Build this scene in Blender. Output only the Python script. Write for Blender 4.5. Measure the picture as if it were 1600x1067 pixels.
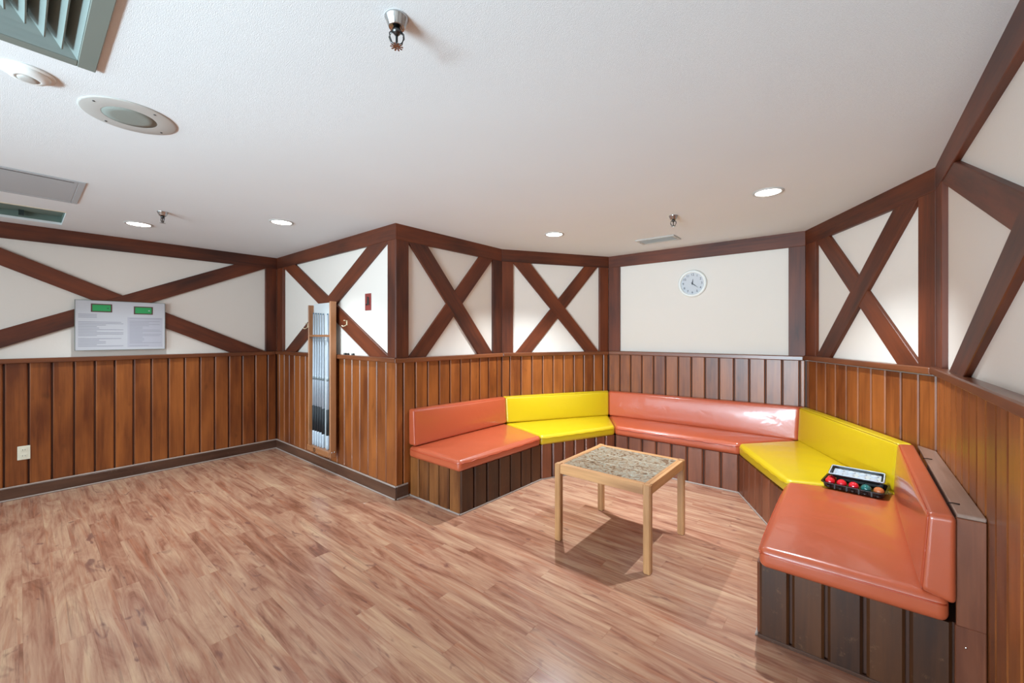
import bpy, bmesh, math, random
from mathutils import Vector, Matrix
random.seed(7)
PI = math.pi
for o in list(bpy.data.objects): bpy.data.objects.remove(o)
S = bpy.context.scene
C = S.collection

# ------------------------------------------------------------ camera, light, exposure
cam = bpy.data.objects.new('camera', bpy.data.cameras.new('camera')); C.objects.link(cam)
cam.location = (0, 0, 1.43); cam.rotation_euler = (PI/2, 0, 0.6915)
cam.data.sensor_width = 36; cam.data.lens = 638.55/1600*36
cam.data.shift_y = -10.2/1600; cam.data.clip_start = .02
S.camera = cam
S.view_settings.view_transform = 'Standard'; S.view_settings.look = 'None'
S.view_settings.gamma = 1; S.view_settings.use_curve_mapping = False
S.view_settings.exposure = 0.12
W = bpy.data.worlds.new('world'); S.world = W; W.use_nodes = True
W.node_tree.nodes['Background'].inputs[0].default_value = (.80, .92, 1, 1)
W.node_tree.nodes['Background'].inputs[1].default_value = 1.2
SPOT = (105.0, 110.0, 300.0, 205.0)
def area(name, loc, rot, sx, sy, e, col):
    l = bpy.data.lights.new(name, 'AREA'); l.shape = 'RECTANGLE'; l.size = sx; l.size_y = sy
    l.energy = e; l.color = col
    o = bpy.data.objects.new(name, l); C.objects.link(o); o.location = loc; o.rotation_euler = rot
    return o
# added fill light, shining in through the added rear window (behind the camera)
area('window_fill_light', (-2.6, -3.4, 1.45), (PI/2, 0, 0), 4.9, 1.7, 135, (.62, .86, 1))
# second added light outside that window, tilted up to brighten the ceiling
uplight = area('ceiling_fill_light', (-1.1, -3.3, .75), (PI/2+math.radians(15), 0, math.radians(4)), 1.9, .4, 92, (.66, .87, 1)); uplight.data.spread = math.radians(90)

# ------------------------------------------------------------ materials
def srgb(r, g, b):
    f = lambda c: (c/255/12.92) if c/255 <= .04045 else ((c/255+.055)/1.055)**2.4
    return (f(r), f(g), f(b), 1)
def newmat(name):
    m = bpy.data.materials.new(name); m.use_nodes = True
    nt = m.node_tree; return m, nt, nt.nodes['Principled BSDF']
def plain(name, col, rough=.5, metal=0, bump=0, bscale=200, coat=0, spec=.5, var=0):
    m, nt, b = newmat(name)
    b.inputs['Base Color'].default_value = col
    b.inputs['Roughness'].default_value = rough; b.inputs['Metallic'].default_value = metal
    b.inputs['Coat Weight'].default_value = coat; b.inputs['Specular IOR Level'].default_value = spec
    tc = nt.nodes.new('ShaderNodeTexCoord')
    n = nt.nodes.new('ShaderNodeTexNoise'); n.inputs['Scale'].default_value = bscale
    n.inputs['Detail'].default_value = 3
    nt.links.new(tc.outputs['Object'], n.inputs['Vector'])
    if bump:
        bp = nt.nodes.new('ShaderNodeBump'); bp.inputs['Strength'].default_value = bump
        bp.inputs['Distance'].default_value = .004
        nt.links.new(n.outputs['Fac'], bp.inputs['Height']); nt.links.new(bp.outputs['Normal'], b.inputs['Normal'])
    if var:
        n2 = nt.nodes.new('ShaderNodeTexNoise'); n2.inputs['Scale'].default_value = 1.7; n2.inputs['Detail'].default_value = 4
        nt.links.new(tc.outputs['Object'], n2.inputs['Vector'])
        mx = nt.nodes.new('ShaderNodeMix'); mx.data_type = 'RGBA'
        mx.inputs['A'].default_value = col; mx.inputs['B'].default_value = tuple(c*(1-var) for c in col[:3])+(1,)
        nt.links.new(n2.outputs['Fac'], mx.inputs['Factor']); nt.links.new(mx.outputs['Result'], b.inputs['Base Color'])
    return m
def wood(name, dark, light, rough=.35, grain=1.0, randamt=.25, coat=.3, knots=.35, scale=1.0, wear=None):
    """stained timber: grain runs along local X; tone differs per piece"""
    m, nt, b = newmat(name); N = nt.nodes.new; L = nt.links.new
    tc = N('ShaderNodeTexCoord'); oi = N('ShaderNodeObjectInfo')
    off = N('ShaderNodeVectorMath'); off.operation = 'SCALE'; off.inputs[0].default_value = (31, 17, 23)
    L(oi.outputs['Random'], off.inputs['Scale'])
    add = N('ShaderNodeVectorMath'); L(tc.outputs['Object'], add.inputs[0]); L(off.outputs[0], add.inputs[1])
    mp = N('ShaderNodeMapping'); mp.inputs['Scale'].default_value = (2.2*scale, 45*scale, 45*scale); L(add.outputs[0], mp.inputs['Vector'])
    n1 = N('ShaderNodeTexNoise'); n1.inputs['Scale'].default_value = 1; n1.inputs['Detail'].default_value = 6; n1.inputs['Roughness'].default_value = .6
    n1.inputs['Distortion'].default_value = .6; L(mp.outputs[0], n1.inputs['Vector'])
    mp2 = N('ShaderNodeMapping'); mp2.inputs['Scale'].default_value = (1.6*scale, 7*scale, 7*scale); L(add.outputs[0], mp2.inputs['Vector'])
    n2 = N('ShaderNodeTexNoise'); n2.inputs['Scale'].default_value = 1; n2.inputs['Detail'].default_value = 4; L(mp2.outputs[0], n2.inputs['Vector'])
    m1 = N('ShaderNodeMath'); m1.operation = 'MULTIPLY_ADD'; m1.inputs[1].default_value = .5*grain; m1.inputs[2].default_value = -.25*grain+.0
    L(n1.outputs['Fac'], m1.inputs[0])
    m2 = N('ShaderNodeMath'); m2.operation = 'ADD'; L(m1.outputs[0], m2.inputs[0]); L(n2.outputs['Fac'], m2.inputs[1])
    m3 = N('ShaderNodeMath'); m3.operation = 'MULTIPLY_ADD'; m3.inputs[1].default_value = randamt; L(oi.outputs['Random'], m3.inputs[0]); L(m2.outputs[0], m3.inputs[2])
    m4 = N('ShaderNodeMath'); m4.operation = 'SUBTRACT'; m4.inputs[1].default_value = randamt/2; L(m3.outputs[0], m4.inputs[0])
    cr = N('ShaderNodeValToRGB'); cr.color_ramp.elements[0].position = .25; cr.color_ramp.elements[1].position = .75
    cr.color_ramp.elements[0].color = dark; cr.color_ramp.elements[1].color = light
    L(m4.outputs[0], cr.inputs[0]); out = cr.outputs[0]
    if knots:
        mp3 = N('ShaderNodeMapping'); mp3.inputs['Scale'].default_value = (7, 16, 16); L(add.outputs[0], mp3.inputs['Vector'])
        n3 = N('ShaderNodeTexNoise'); n3.inputs['Scale'].default_value = 1; n3.inputs['Detail'].default_value = 1; L(mp3.outputs[0], n3.inputs['Vector'])
        r3 = N('ShaderNodeMapRange'); r3.inputs['From Min'].default_value = .70; r3.inputs['From Max'].default_value = .80
        r3.inputs['To Max'].default_value = knots; L(n3.outputs['Fac'], r3.inputs['Value'])
        mx = N('ShaderNodeMix'); mx.data_type = 'RGBA'; L(r3.outputs[0], mx.inputs['Factor']); L(out, mx.inputs['A'])
        mx.inputs['B'].default_value = tuple(c*.35 for c in dark[:3])+(1,); out = mx.outputs['Result']
    if wear:
        n4 = N('ShaderNodeTexNoise'); n4.inputs['Scale'].default_value = 22; n4.inputs['Detail'].default_value = 6; n4.inputs['Roughness'].default_value = .75
        L(add.outputs[0], n4.inputs['Vector'])
        r4 = N('ShaderNodeMapRange'); r4.inputs['From Min'].default_value = .60; r4.inputs['From Max'].default_value = .72
        r4.inputs['To Max'].default_value = .6; L(n4.outputs['Fac'], r4.inputs['Value'])
        mx2 = N('ShaderNodeMix'); mx2.data_type = 'RGBA'; L(r4.outputs[0], mx2.inputs['Factor']); L(out, mx2.inputs['A'])
        mx2.inputs['B'].default_value = wear; out = mx2.outputs['Result']
    L(out, b.inputs['Base Color'])
    b.inputs['Roughness'].default_value = rough; b.inputs['Coat Weight'].default_value = coat; b.inputs['Coat Roughness'].default_value = .28
    bp = N('ShaderNodeBump'); bp.inputs['Strength'].default_value = .12; bp.inputs['Distance'].default_value = .002
    L(n1.outputs['Fac'], bp.inputs['Height']); L(bp.outputs['Normal'], b.inputs['Normal'])
    return m
M = {}
M['plaster'] = plain('plaster', srgb(226, 215, 205), .75, bump=.15, bscale=60, var=.05)
M['ceiling'] = plain('stippled_ceiling', srgb(230, 231, 231), .9, bump=.3, bscale=320, var=.05)
M['plank'] = wood('wainscot_plank', srgb(98, 46, 18), srgb(160, 90, 40), .36, coat=.15, randamt=.2)
M['beam'] = wood('stained_beam', srgb(58, 22, 8), srgb(112, 50, 20), .5, coat=0, randamt=.2, knots=.2)
M['cap'] = wood('cap_rail', srgb(84, 42, 22), srgb(134, 76, 44), .32, randamt=.2, knots=.1)
M['backing'] = plain('groove_backing', srgb(70, 34, 16), .6)
M['base'] = wood('dark_baseboard', srgb(62, 38, 28), srgb(98, 66, 50), .30, randamt=.1, knots=0, wear=srgb(120, 98, 84))
M['shoe'] = plain('dusty_moulding', srgb(158, 140, 130), .5, bump=.1)
M['benchwood'] = wood('bench_plank', srgb(88, 44, 28), srgb(134, 76, 50), .36, coat=.12, randamt=.2, knots=.25, wear=None)
M['benchwood_shaded_worn'] = wood('bench_plank_shaded_worn', srgb(46, 22, 9), srgb(84, 46, 20), .42, coat=.08, randamt=.2, knots=.25, wear=srgb(120, 84, 58))  # bench planks in shade: darkness put into the stain colour, plus worn specks
M['benchwood_end'] = wood('bench_end_plank', srgb(84, 44, 20), srgb(142, 88, 46), .26, randamt=.2, knots=.25, wear=srgb(66, 38, 22))
M['table'] = wood('oak_table', srgb(150, 100, 58), srgb(206, 150, 98), .45, randamt=.1, knots=.2)
M['rackwood'] = wood('rack_wood', srgb(130, 80, 46), srgb(176, 118, 76), .45, randamt=.2, knots=.2)
M['ledge'] = wood('dusty_ledge', srgb(112, 84, 70), srgb(160, 128, 112), .32, randamt=.1, knots=0)
def vinyl(name, col):
    m = plain(name, col, .33, coat=.6, spec=.5)
    nt = m.node_tree; b = nt.nodes['Principled BSDF']; b.inputs['Coat Roughness'].default_value = .12
    tc = nt.nodes.new('ShaderNodeTexCoord')
    mp = nt.nodes.new('ShaderNodeMapping'); mp.inputs['Scale'].default_value = (3, 3, 3)
    n = nt.nodes.new('ShaderNodeTexNoise'); n.inputs['Scale'].default_value = 1.6; n.inputs['Detail'].default_value = 2; n.inputs['Distortion'].default_value = 1.2
    f = nt.nodes.new('ShaderNodeTexNoise'); f.inputs['Scale'].default_value = 420; f.inputs['Detail'].default_value = 1
    nt.links.new(tc.outputs['Object'], mp.inputs[0]); nt.links.new(mp.outputs[0], n.inputs['Vector']); nt.links.new(tc.outputs['Object'], f.inputs['Vector'])
    b1 = nt.nodes.new('ShaderNodeBump'); b1.inputs['Strength'].default_value = .22; b1.inputs['Distance'].default_value = .012
    b2 = nt.nodes.new('ShaderNodeBump'); b2.inputs['Strength'].default_value = .08; b2.inputs['Distance'].default_value = .001
    nt.links.new(n.outputs['Fac'], b1.inputs['Height']); nt.links.new(f.outputs['Fac'], b2.inputs['Height'])
    nt.links.new(b1.outputs[0], b2.inputs['Normal']); nt.links.new(b2.outputs[0], b.inputs['Normal'])
    nt.links.new(b2.outputs[0], b.inputs['Coat Normal'])
    return m
M['orange'] = vinyl('orange_vinyl', srgb(182, 84, 52))
M['yellow'] = vinyl('yellow_vinyl', srgb(204, 172, 20))
M['orange_pipe'] = plain('orange_piping', srgb(176, 70, 40), .3)
M['yellow_pipe'] = plain('yellow_piping', srgb(176, 140, 12), .3)
M['white'] = plain('white_paint', srgb(232, 232, 228), .45)
M['rackwhite'] = plain('rack_back_paint', srgb(206, 208, 208), .5)
M['grout'] = plain('grout', srgb(196, 186, 166), .5)
M['trimgrey'] = plain('light_trim', srgb(186, 182, 176), .4)
M['metal'] = plain('chrome', srgb(190, 190, 190), .22, metal=1)
M['darkmetal'] = plain('dark_chrome', srgb(95, 95, 95), .3, metal=1)
M['greymetal'] = plain('grey_enamel', srgb(118, 124, 116), .45)
M['vane'] = plain('diffuser_vane', srgb(128, 140, 136), .45)
M['black'] = plain('black_plastic', srgb(22, 20, 20), .3)
M['dark'] = plain('dark_plenum', srgb(36, 48, 46), .8)
M['duct'] = plain('galvanised_duct', srgb(120, 140, 130), .6, metal=.1, var=.5, bump=.3, bscale=20)
M['clockface'] = plain('clock_face', srgb(196, 196, 200), .5)
M['ink'] = plain('ink', srgb(60, 60, 66), .6)
M['textgrey'] = plain('print_grey', srgb(160, 158, 166), .6)
M['textbg'] = plain('print_column', srgb(178, 175, 183), .6)
M['postergrey'] = plain('poster_face', srgb(192, 190, 194), .4)
M['feltgreen'] = plain('print_green', srgb(44, 150, 84), .5)
M['printbrown'] = plain('print_brown', srgb(84, 52, 46), .5)
M['red'] = plain('red_plate', srgb(140, 58, 52), .4)
M['brass'] = plain('cream_hook', srgb(222, 205, 170), .35)
M['cue'] = plain('cue_white', srgb(168, 176, 186), .3, coat=.3)
M['wrap'] = plain('cue_wrap', srgb(30, 34, 38), .6)
M['ferrule'] = plain('cue_band', srgb(120, 128, 132), .35)
M['tip'] = plain('cue_tip', srgb(70, 100, 120), .8)
M['ivory'] = plain('ivory_plastic', srgb(226, 218, 196), .4)
M['grille'] = plain('speaker_grille', srgb(142, 146, 138), .6, bump=.6, bscale=600)
M['panelgrey'] = plain('access_panel', srgb(176, 178, 180), .5)
M['glass'] = plain('clear_lid', srgb(178, 186, 196), .15, coat=.5)
for n, c in (('ball_red', (200, 20, 34)), ('ball_green', (20, 92, 88)), ('ball_brown', (176, 96, 52))):
    M[n] = plain(n, srgb(*c), .08, coat=.6)
def emit(name, col, s):
    m, nt, b = newmat(name); b.inputs['Emission Color'].default_value = col; b.inputs['Emission Strength'].default_value = s
    b.inputs['Base Color'].default_value = (1, 1, 1, 1); return m
M['lamp'] = emit('lamp_lens', (1, .96, .90, 1), 16)
# floor laminate
def floor_mat():
    m, nt, b = newmat('laminate'); N = nt.nodes.new; L = nt.links.new
    geo = N('ShaderNodeNewGeometry'); oi = N('ShaderNodeObjectInfo')
    sc = N('ShaderNodeVectorMath'); sc.operation = 'SCALE'; sc.inputs[0].default_value = (41, 29, 13); L(oi.outputs['Random'], sc.inputs['Scale'])
    add = N('ShaderNodeVectorMath'); L(geo.outputs['Position'], add.inputs[0]); L(sc.outputs[0], add.inputs[1])
    def noise(scl, det, rough, dist, src=add):
        mp = N('ShaderNodeMapping'); mp.inputs['Scale'].default_value = scl; L(src.outputs[0], mp.inputs['Vector'])
        n = N('ShaderNodeTexNoise'); n.inputs['Scale'].default_value = 1; n.inputs['Detail'].default_value = det
        n.inputs['Roughness'].default_value = rough; n.inputs['Distortion'].default_value = dist; L(mp.outputs[0], n.inputs['Vector']); return n
    def rng(src, a, c, hi):
        r = N('ShaderNodeMapRange'); r.inputs['From Min'].default_value = a; r.inputs['From Max'].default_value = c; r.inputs['To Max'].default_value = hi
        L(src, r.inputs['Value']); return r
    def mix(fac, A, B):
        mx = N('ShaderNodeMix'); mx.data_type = 'RGBA'; L(fac, mx.inputs['Factor']); L(A, mx.inputs['A']); mx.inputs['B'].default_value = B; return mx.outputs['Result']
    g1 = noise((2.5, 90, 1), 5, .65, .4); g2 = noise((1.3, 9, 1), 5, .6, 1.6); g3 = noise((6, 16, 1), 2, .5, 1.0)
    g4 = noise((1.6, 26, 1), 3, .6, .9); g5 = noise((1.1, 34, 1), 4, .7, 1.3)
    a = N('ShaderNodeMath'); a.operation = 'MULTIPLY_ADD'; a.inputs[1].default_value = .30; L(g1.outputs['Fac'], a.inputs[0]); L(g2.outputs['Fac'], a.inputs[2])
    t = N('ShaderNodeMath'); t.operation = 'MULTIPLY_ADD'; t.inputs[1].default_value = .12; L(oi.outputs['Random'], t.inputs[0]); L(a.outputs[0], t.inputs[2])
    cr = N('ShaderNodeValToRGB'); e = cr.color_ramp.elements
    e[0].position = .48; e[0].color = srgb(126, 80, 60); e[1].position = 1.02; e[1].color = srgb(204, 166, 132)
    x = e.new(.62); x.color = srgb(158, 108, 86); x = e.new(.80); x.color = srgb(184, 140, 113)
    L(t.outputs[0], cr.inputs[0]); out = cr.outputs[0]
    out = mix(rng(g4.outputs['Fac'], .54, .68, .50).outputs[0], out, srgb(162, 96, 68))      # reddish streaks
    out = mix(rng(g5.outputs['Fac'], .56, .70, .45).outputs[0], out, srgb(98, 66, 58))      # grey-brown veins
    out = mix(rng(g3.outputs['Fac'], .64, .76, .70).outputs[0], out, srgb(104, 66, 62))      # knots
    L(out, b.inputs['Base Color'])
    b.inputs['Roughness'].default_value = .21; b.inputs['Specular IOR Level'].default_value = .5
    bp = N('ShaderNodeBump'); bp.inputs['Strength'].default_value = .04; bp.inputs['Distance'].default_value = .002
    L(g1.outputs['Fac'], bp.inputs['Height']); L(bp.outputs['Normal'], b.inputs['Normal'])
    return m
M['floor'] = floor_mat()
def tile_mat():
    m, nt, b = newmat('figured_tile'); N = nt.nodes.new; L = nt.links.new
    tc = N('ShaderNodeTexCoord'); oi = N('ShaderNodeObjectInfo')
    off = N('ShaderNodeVectorMath'); off.operation = 'SCALE'; off.inputs[0].default_value = (11, 7, 3); L(oi.outputs['Random'], off.inputs['Scale'])
    add = N('ShaderNodeVectorMath'); L(tc.outputs['Object'], add.inputs[0]); L(off.outputs[0], add.inputs[1])
    n = N('ShaderNodeTexNoise'); n.inputs['Scale'].default_value = 16; n.inputs['Detail'].default_value = 5; n.inputs['Distortion'].default_value = 2.5; n.inputs['Roughness'].default_value = .65
    L(add.outputs[0], n.inputs['Vector'])
    cr = N('ShaderNodeValToRGB'); e = cr.color_ramp.elements
    e[0].position = .30; e[0].color = srgb(62, 46, 36); e[1].position = .74; e[1].color = srgb(190, 180, 160)
    x = e.new(.42); x.color = srgb(112, 86, 64); x = e.new(.52); x.color = srgb(152, 134, 112); x = e.new(.6); x.color = srgb(134, 132, 120)
    L(n.outputs['Fac'], cr.inputs[0]); L(cr.outputs[0], b.inputs['Base Color']); b.inputs['Roughness'].default_value = .22
    bp = N('ShaderNodeBump'); bp.inputs['Strength'].default_value = .3; bp.inputs['Distance'].default_value = .002
    L(n.outputs['Fac'], bp.inputs['Height']); L(bp.outputs['Normal'], b.inputs['Normal'])
    return m
M['tile'] = tile_mat()

# ------------------------------------------------------------ helpers
def link(name, me, mat, parent=None, mw=None, smooth=False):
    o = bpy.data.objects.new(name, me); C.objects.link(o)
    if mat is not None and not me.materials: me.materials.append(mat if not isinstance(mat, str) else M[mat])
    if smooth:
        for p in me.polygons: p.use_smooth = True
    if mw is not None: o.matrix_world = mw
    if parent is not None:
        o.parent = parent; o.matrix_parent_inverse = parent_world(parent).inverted()
    return o
def parent_world(p):
    m = p.matrix_basis.copy()
    if p.parent: m = parent_world(p.parent) @ p.matrix_parent_inverse @ m
    return m
def empty(name, loc=(0, 0, 0), rz=0, parent=None):
    o = bpy.data.objects.new(name, None); C.objects.link(o); o.location = loc; o.rotation_euler = (0, 0, rz); o.empty_display_size = .1
    return o
def tag(o, label, cat, group=None):
    o['label'] = label; o['category'] = cat
    if group: o['group'] = group
    return o
def struct(o): o['kind'] = 'structure'; return o
def tomesh(bm, name='mesh'):
    bmesh.ops.recalc_face_normals(bm, faces=bm.faces)
    me = bpy.data.meshes.new(name); bm.to_mesh(me); bm.free(); return me
def prism_bm(pts, c0, c1, bev=0, seg=1, bm=None, m=None):
    own = bm is None
    b = bmesh.new()
    lo = [b.verts.new((p[0], p[1], c0)) for p in pts]; hi = [b.verts.new((p[0], p[1], c1)) for p in pts]
    n = len(pts)
    b.faces.new(lo[::-1]); b.faces.new(hi)
    for i in range(n): b.faces.new((lo[i], lo[(i+1) % n], hi[(i+1) % n], hi[i]))
    bmesh.ops.recalc_face_normals(b, faces=b.faces)
    if bev: bmesh.ops.bevel(b, geom=b.edges[:], offset=bev, segments=seg, affect='EDGES', clamp_overlap=True)
    if own: return b
    if m is not None: bmesh.ops.transform(b, matrix=m, verts=b.verts)
    tmp = bpy.data.meshes.new('t'); b.to_mesh(tmp); b.free(); bm.from_mesh(tmp); bpy.data.meshes.remove(tmp)
    return bm
def boxpts(x0, x1, y0, y1): return [(x0, y0), (x1, y0), (x1, y1), (x0, y1)]
def box(bm, x0, x1, y0, y1, z0, z1, bev=0, m=None, seg=1):
    return prism_bm(boxpts(x0, x1, y0, y1), z0, z1, bev, seg, bm, m)
def boxobj(name, x0, x1, y0, y1, z0, z1, mat, parent=None, bev=0, grain=None, seg=1):
    """axis aligned box; grain = 'x','y','z' picks the world axis carried by local X"""
    cx, cy, cz = (x0+x1)/2, (y0+y1)/2, (z0+z1)/2; dx, dy, dz = x1-x0, y1-y0, z1-z0
    if grain == 'y': ax = (Vector((0, 1, 0)), Vector((-1, 0, 0)), Vector((0, 0, 1))); d = (dy, dx, dz)
    elif grain == 'z': ax = (Vector((0, 0, 1)), Vector((0, 1, 0)), Vector((-1, 0, 0))); d = (dz, dy, dx)
    else: ax = (Vector((1, 0, 0)), Vector((0, 1, 0)), Vector((0, 0, 1))); d = (dx, dy, dz)
    b = prism_bm(boxpts(-d[0]/2, d[0]/2, -d[1]/2, d[1]/2), -d[2]/2, d[2]/2, bev, seg)
    return link(name, tomesh(b, name), mat, parent, frame(ax[0], ax[1], ax[2], (cx, cy, cz)))
def frame(x, y, z, o):
    x, y, z = Vector(x), Vector(y), Vector(z)
    return Matrix(((x.x, y.x, z.x, o[0]), (x.y, y.y, z.y, o[1]), (x.z, y.z, z.z, o[2]), (0, 0, 0, 1)))
def lathe_bm(prof, n=32, bm=None, m=None):
    b = bm or bmesh.new(); rings = []
    for r, z in prof:
        if r < 1e-6: rings.append([b.verts.new(Vector((0, 0, z)))])
        else: rings.append([b.verts.new(Vector((r*math.cos(2*PI*i/n), r*math.sin(2*PI*i/n), z))) for i in range(n)])
    new = [v for r in rings for v in r]
    for a, c in zip(rings[:-1], rings[1:]):
        for i in range(n):
            j = (i+1) % n
            if len(a) == 1 and len(c) == 1: continue
            if len(a) == 1: b.faces.new((a[0], c[i], c[j]))
            elif len(c) == 1: b.faces.new((a[i], a[j], c[0]))
            else: b.faces.new((a[i], a[j], c[j], c[i]))
    if m is not None: bmesh.ops.transform(b, matrix=m, verts=new)
    return b
def tube_bm(path, r, n=8, bm=None):
    b = bm or bmesh.new(); path = [Vector(p) for p in path]; rings = []
    for i, p in enumerate(path):
        t = (path[min(i+1, len(path)-1)]-path[max(i-1, 0)]).normalized()
        up = Vector((0, 0, 1)) if abs(t.z) < .9 else Vector((1, 0, 0))
        s = t.cross(up).normalized(); u = s.cross(t)
        rings.append([b.verts.new(p+(s*math.cos(2*PI*k/n)+u*math.sin(2*PI*k/n))*r) for k in range(n)])
    for a, c in zip(rings[:-1], rings[1:]):
        for k in range(n): b.faces.new((a[k], a[(k+1) % n], c[(k+1) % n], c[k]))
    b.faces.new(rings[0]); b.faces.new(rings[-1][::-1])
    return b
_cache = {}
def plank_mesh(L, w, t, bev, mat):
    k = (round(L, 4), round(w, 4), round(t, 4), bev, mat)
    if k not in _cache:
        b = bmesh.new()
        # front face chamfered on the long edges only: 12-sided profile along X
        prof = [(-w/2, 0), (w/2, 0), (w/2, t-bev), (w/2-bev, t), (-w/2+bev, t), (-w/2, t-bev)]
        A = [b.verts.new((-L/2, y, z)) for y, z in prof]; B = [b.verts.new((L/2, y, z)) for y, z in prof]
        b.faces.new(A); b.faces.new(B[::-1])
        for i in range(6): b.faces.new((A[i], A[(i+1) % 6], B[(i+1) % 6], B[i]))
        me = tomesh(b, 'plank'); me.materials.append(M[mat]); _cache[k] = me
    return _cache[k]
def clip(poly, x0, x1, y0, y1):
    def cut(P, f):
        out = []
        for i in range(len(P)):
            a, b = P[i], P[(i+1) % len(P)]; fa, fb = f(a), f(b)
            if fa >= 0: out.append(a)
            if (fa >= 0) != (fb >= 0):
                t = fa/(fa-fb); out.append((a[0]+(b[0]-a[0])*t, a[1]+(b[1]-a[1])*t))
        return out
    for f in (lambda p: p[0]-x0, lambda p: x1-p[0], lambda p: p[1]-y0, lambda p: y1-p[1]): poly = cut(poly, f)
    return poly

# ------------------------------------------------------------ room plan (beam face line; room lies to the right of travel)
HC = 2.40
yR = -3.2
PL = [Vector(p) for p in ((-5.586, yR), (-5.586, 2.0825), (-3.033, 2.0825), (-3.033, 3.487), (-2.312, 4.671), (-.321, 4.671), (.378, 3.381), (.378, yR))]
NAMES = ['left', 'back_left', 'alcove_left', 'alcove_back_left', 'alcove_back', 'alcove_back_right', 'right']
def inward(a, b):
    d = (b-a).normalized(); return Vector((d.y, -d.x))
def offs(d):
    out = []
    for i, p in enumerate(PL):
        if i == 0: out.append(p+inward(PL[0], PL[1])*d)
        elif i == len(PL)-1: out.append(p+inward(PL[-2], PL[-1])*d)
        else:
            n1 = inward(PL[i-1], p); n2 = inward(p, PL[i+1]); k = 1+n1.dot(n2)
            out.append(p+(n1+n2)*(d/k))
    return out
class Wall:
    def __init__(s, i):
        s.i = i; s.a = PL[i]; s.b = PL[i+1]; s.d = (s.b-s.a).normalized(); s.n = inward(s.a, s.b); s.L = (s.b-s.a).length
    def fr(s, u, z, d=0, up=False, ang=None):
        o = (s.a.x+s.d.x*u+s.n.x*d, s.a.y+s.d.y*u+s.n.y*d, z)
        X = Vector((s.d.x, s.d.y, 0)); Z = Vector((s.n.x, s.n.y, 0)); Y = Vector((0, 0, 1))
        # X x Y must equal Z: check handedness
        if X.cross(Y).dot(Z) < 0: X = -X; s.flip = -1
        else: s.flip = 1
        if up: return frame(Y, -X, Z, o)
        if ang is not None:
            c, q = math.cos(ang), math.sin(ang)
            return frame(X*c+Y*q, Y*c-X*q, Z, o)
        return frame(X, Y, Z, o)
    def poly(s, name, pts, d0, d1, mat, parent, bev=.003, ang=None, up=False):
        """polygon in wall (u,z) extruded from depth d0 to d1"""
        cu = sum(p[0] for p in pts)/len(pts); cz = sum(p[1] for p in pts)/len(pts)
        mw = s.fr(cu, cz, d0, up=up, ang=ang); inv = mw.inverted()
        loc = []
        for u, z in pts:
            w = Vector((s.a.x+s.d.x*u+s.n.x*d0, s.a.y+s.d.y*u+s.n.y*d0, z)); q = inv @ w; loc.append((q.x, q.y))
        b = prism_bm(loc, 0, d1-d0, bev)
        return link(name, tomesh(b, name), mat, parent, mw)
    def strip(s, name, z0, z1, d0, d1, mat, parent, bev=.003, extra=0):
        A = offs(d0); B = offs(d1); i = s.i
        pts = [A[i], A[i+1], B[i+1], B[i]]
        o = (s.a+s.b)/2; X = Vector((s.d.x, s.d.y, 0)); Y = Vector((-s.d.y, s.d.x, 0))
        mw = frame(X, Y, (0, 0, 1), (o.x, o.y, z0)); inv = mw.inverted()
        loc = [(lambda q: (q.x, q.y))(inv @ Vector((p.x, p.y, z0))) for p in pts]
        b = prism_bm(loc, 0, z1-z0, bev)
        return link(name, tomesh(b, name), mat, parent, mw)
walls = [Wall(i) for i in range(7)]
BD = -.028          # plaster depth behind the beam faces
ZC0, ZC1 = 1.188, 1.228   # cap rail
ZB = 2.262          # underside of the top beam
plo = offs(BD); plb = offs(BD-.12)
wallobj = []
for w in walls:
    i = w.i
    pts = [plo[i], plo[i+1], plb[i+1], plb[i]]
    b = prism_bm([(p.x, p.y) for p in pts], -.02, HC+.02)
    o = struct(link('wall_'+NAMES[i], tomesh(b, 'wall'), 'plaster')); wallobj.append(o)
    w.strip('groove_backing', 0, ZC0, BD, -.024, 'backing', o, bev=0)
    ct = (1.224, 1.231, 1.227, 1.228, 1.233, 1.240, 1.247)[i]
    w.strip('cap_rail', ct-.042, ct, BD-.005, .026, 'cap', o, bev=.006)
    if i == 1:
        pass
    w.strip('ceiling_beam', ZB, HC+.003, BD-.005, 0, 'beam', o, bev=.003)
# convert absolute coordinate along wall to u
def U(i, val):
    w = walls[i]
    if i in (0, 2): return val-w.a.y
    if i in (1, 4): return val-w.a.x
    if i == 6: return w.a.y-val
    return val
SEAMS = {0: [(1.98-.1373*k) for k in range(0, 38)],
         1: [-3.188-.1455*k for k in range(0, 17)],
         2: [2.168]+[2.299+.139*k for k in range(0, 9)],
         3: [.096+.1355*k for k in range(0, 10)],
         4: [-2.166+.1385*k for k in range(0, 14)],
         5: [.034+.1445*k for k in range(0, 10)],
         6: [3.381-.14-.138*k for k in range(0, 48)]}
for i, sm in SEAMS.items():
    w = walls[i]; us = sorted(set([0.0]+[round(U(i, v), 4) for v in sm if 0.02 < U(i, v) < w.L-.02]+[w.L]))
    gap = .012 if i != 1 else .007
    for a, c in zip(us[:-1], us[1:]):
        if i == 6 and a > 4.2: continue          # far behind the camera
        if i == 0 and c < 1.6: continue
        wd = c-a-gap
        if wd < .015: continue
        t = random.uniform(.0165, .0195)
        me = plank_mesh(ZC0-.0, round(wd, 3), .018, .006, 'plank')
        o = link('plank', me, None, wallobj[i], w.fr((a+c)/2, ZC0/2, -.0245+random.uniform(-.0008, .0008), up=True))
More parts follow.
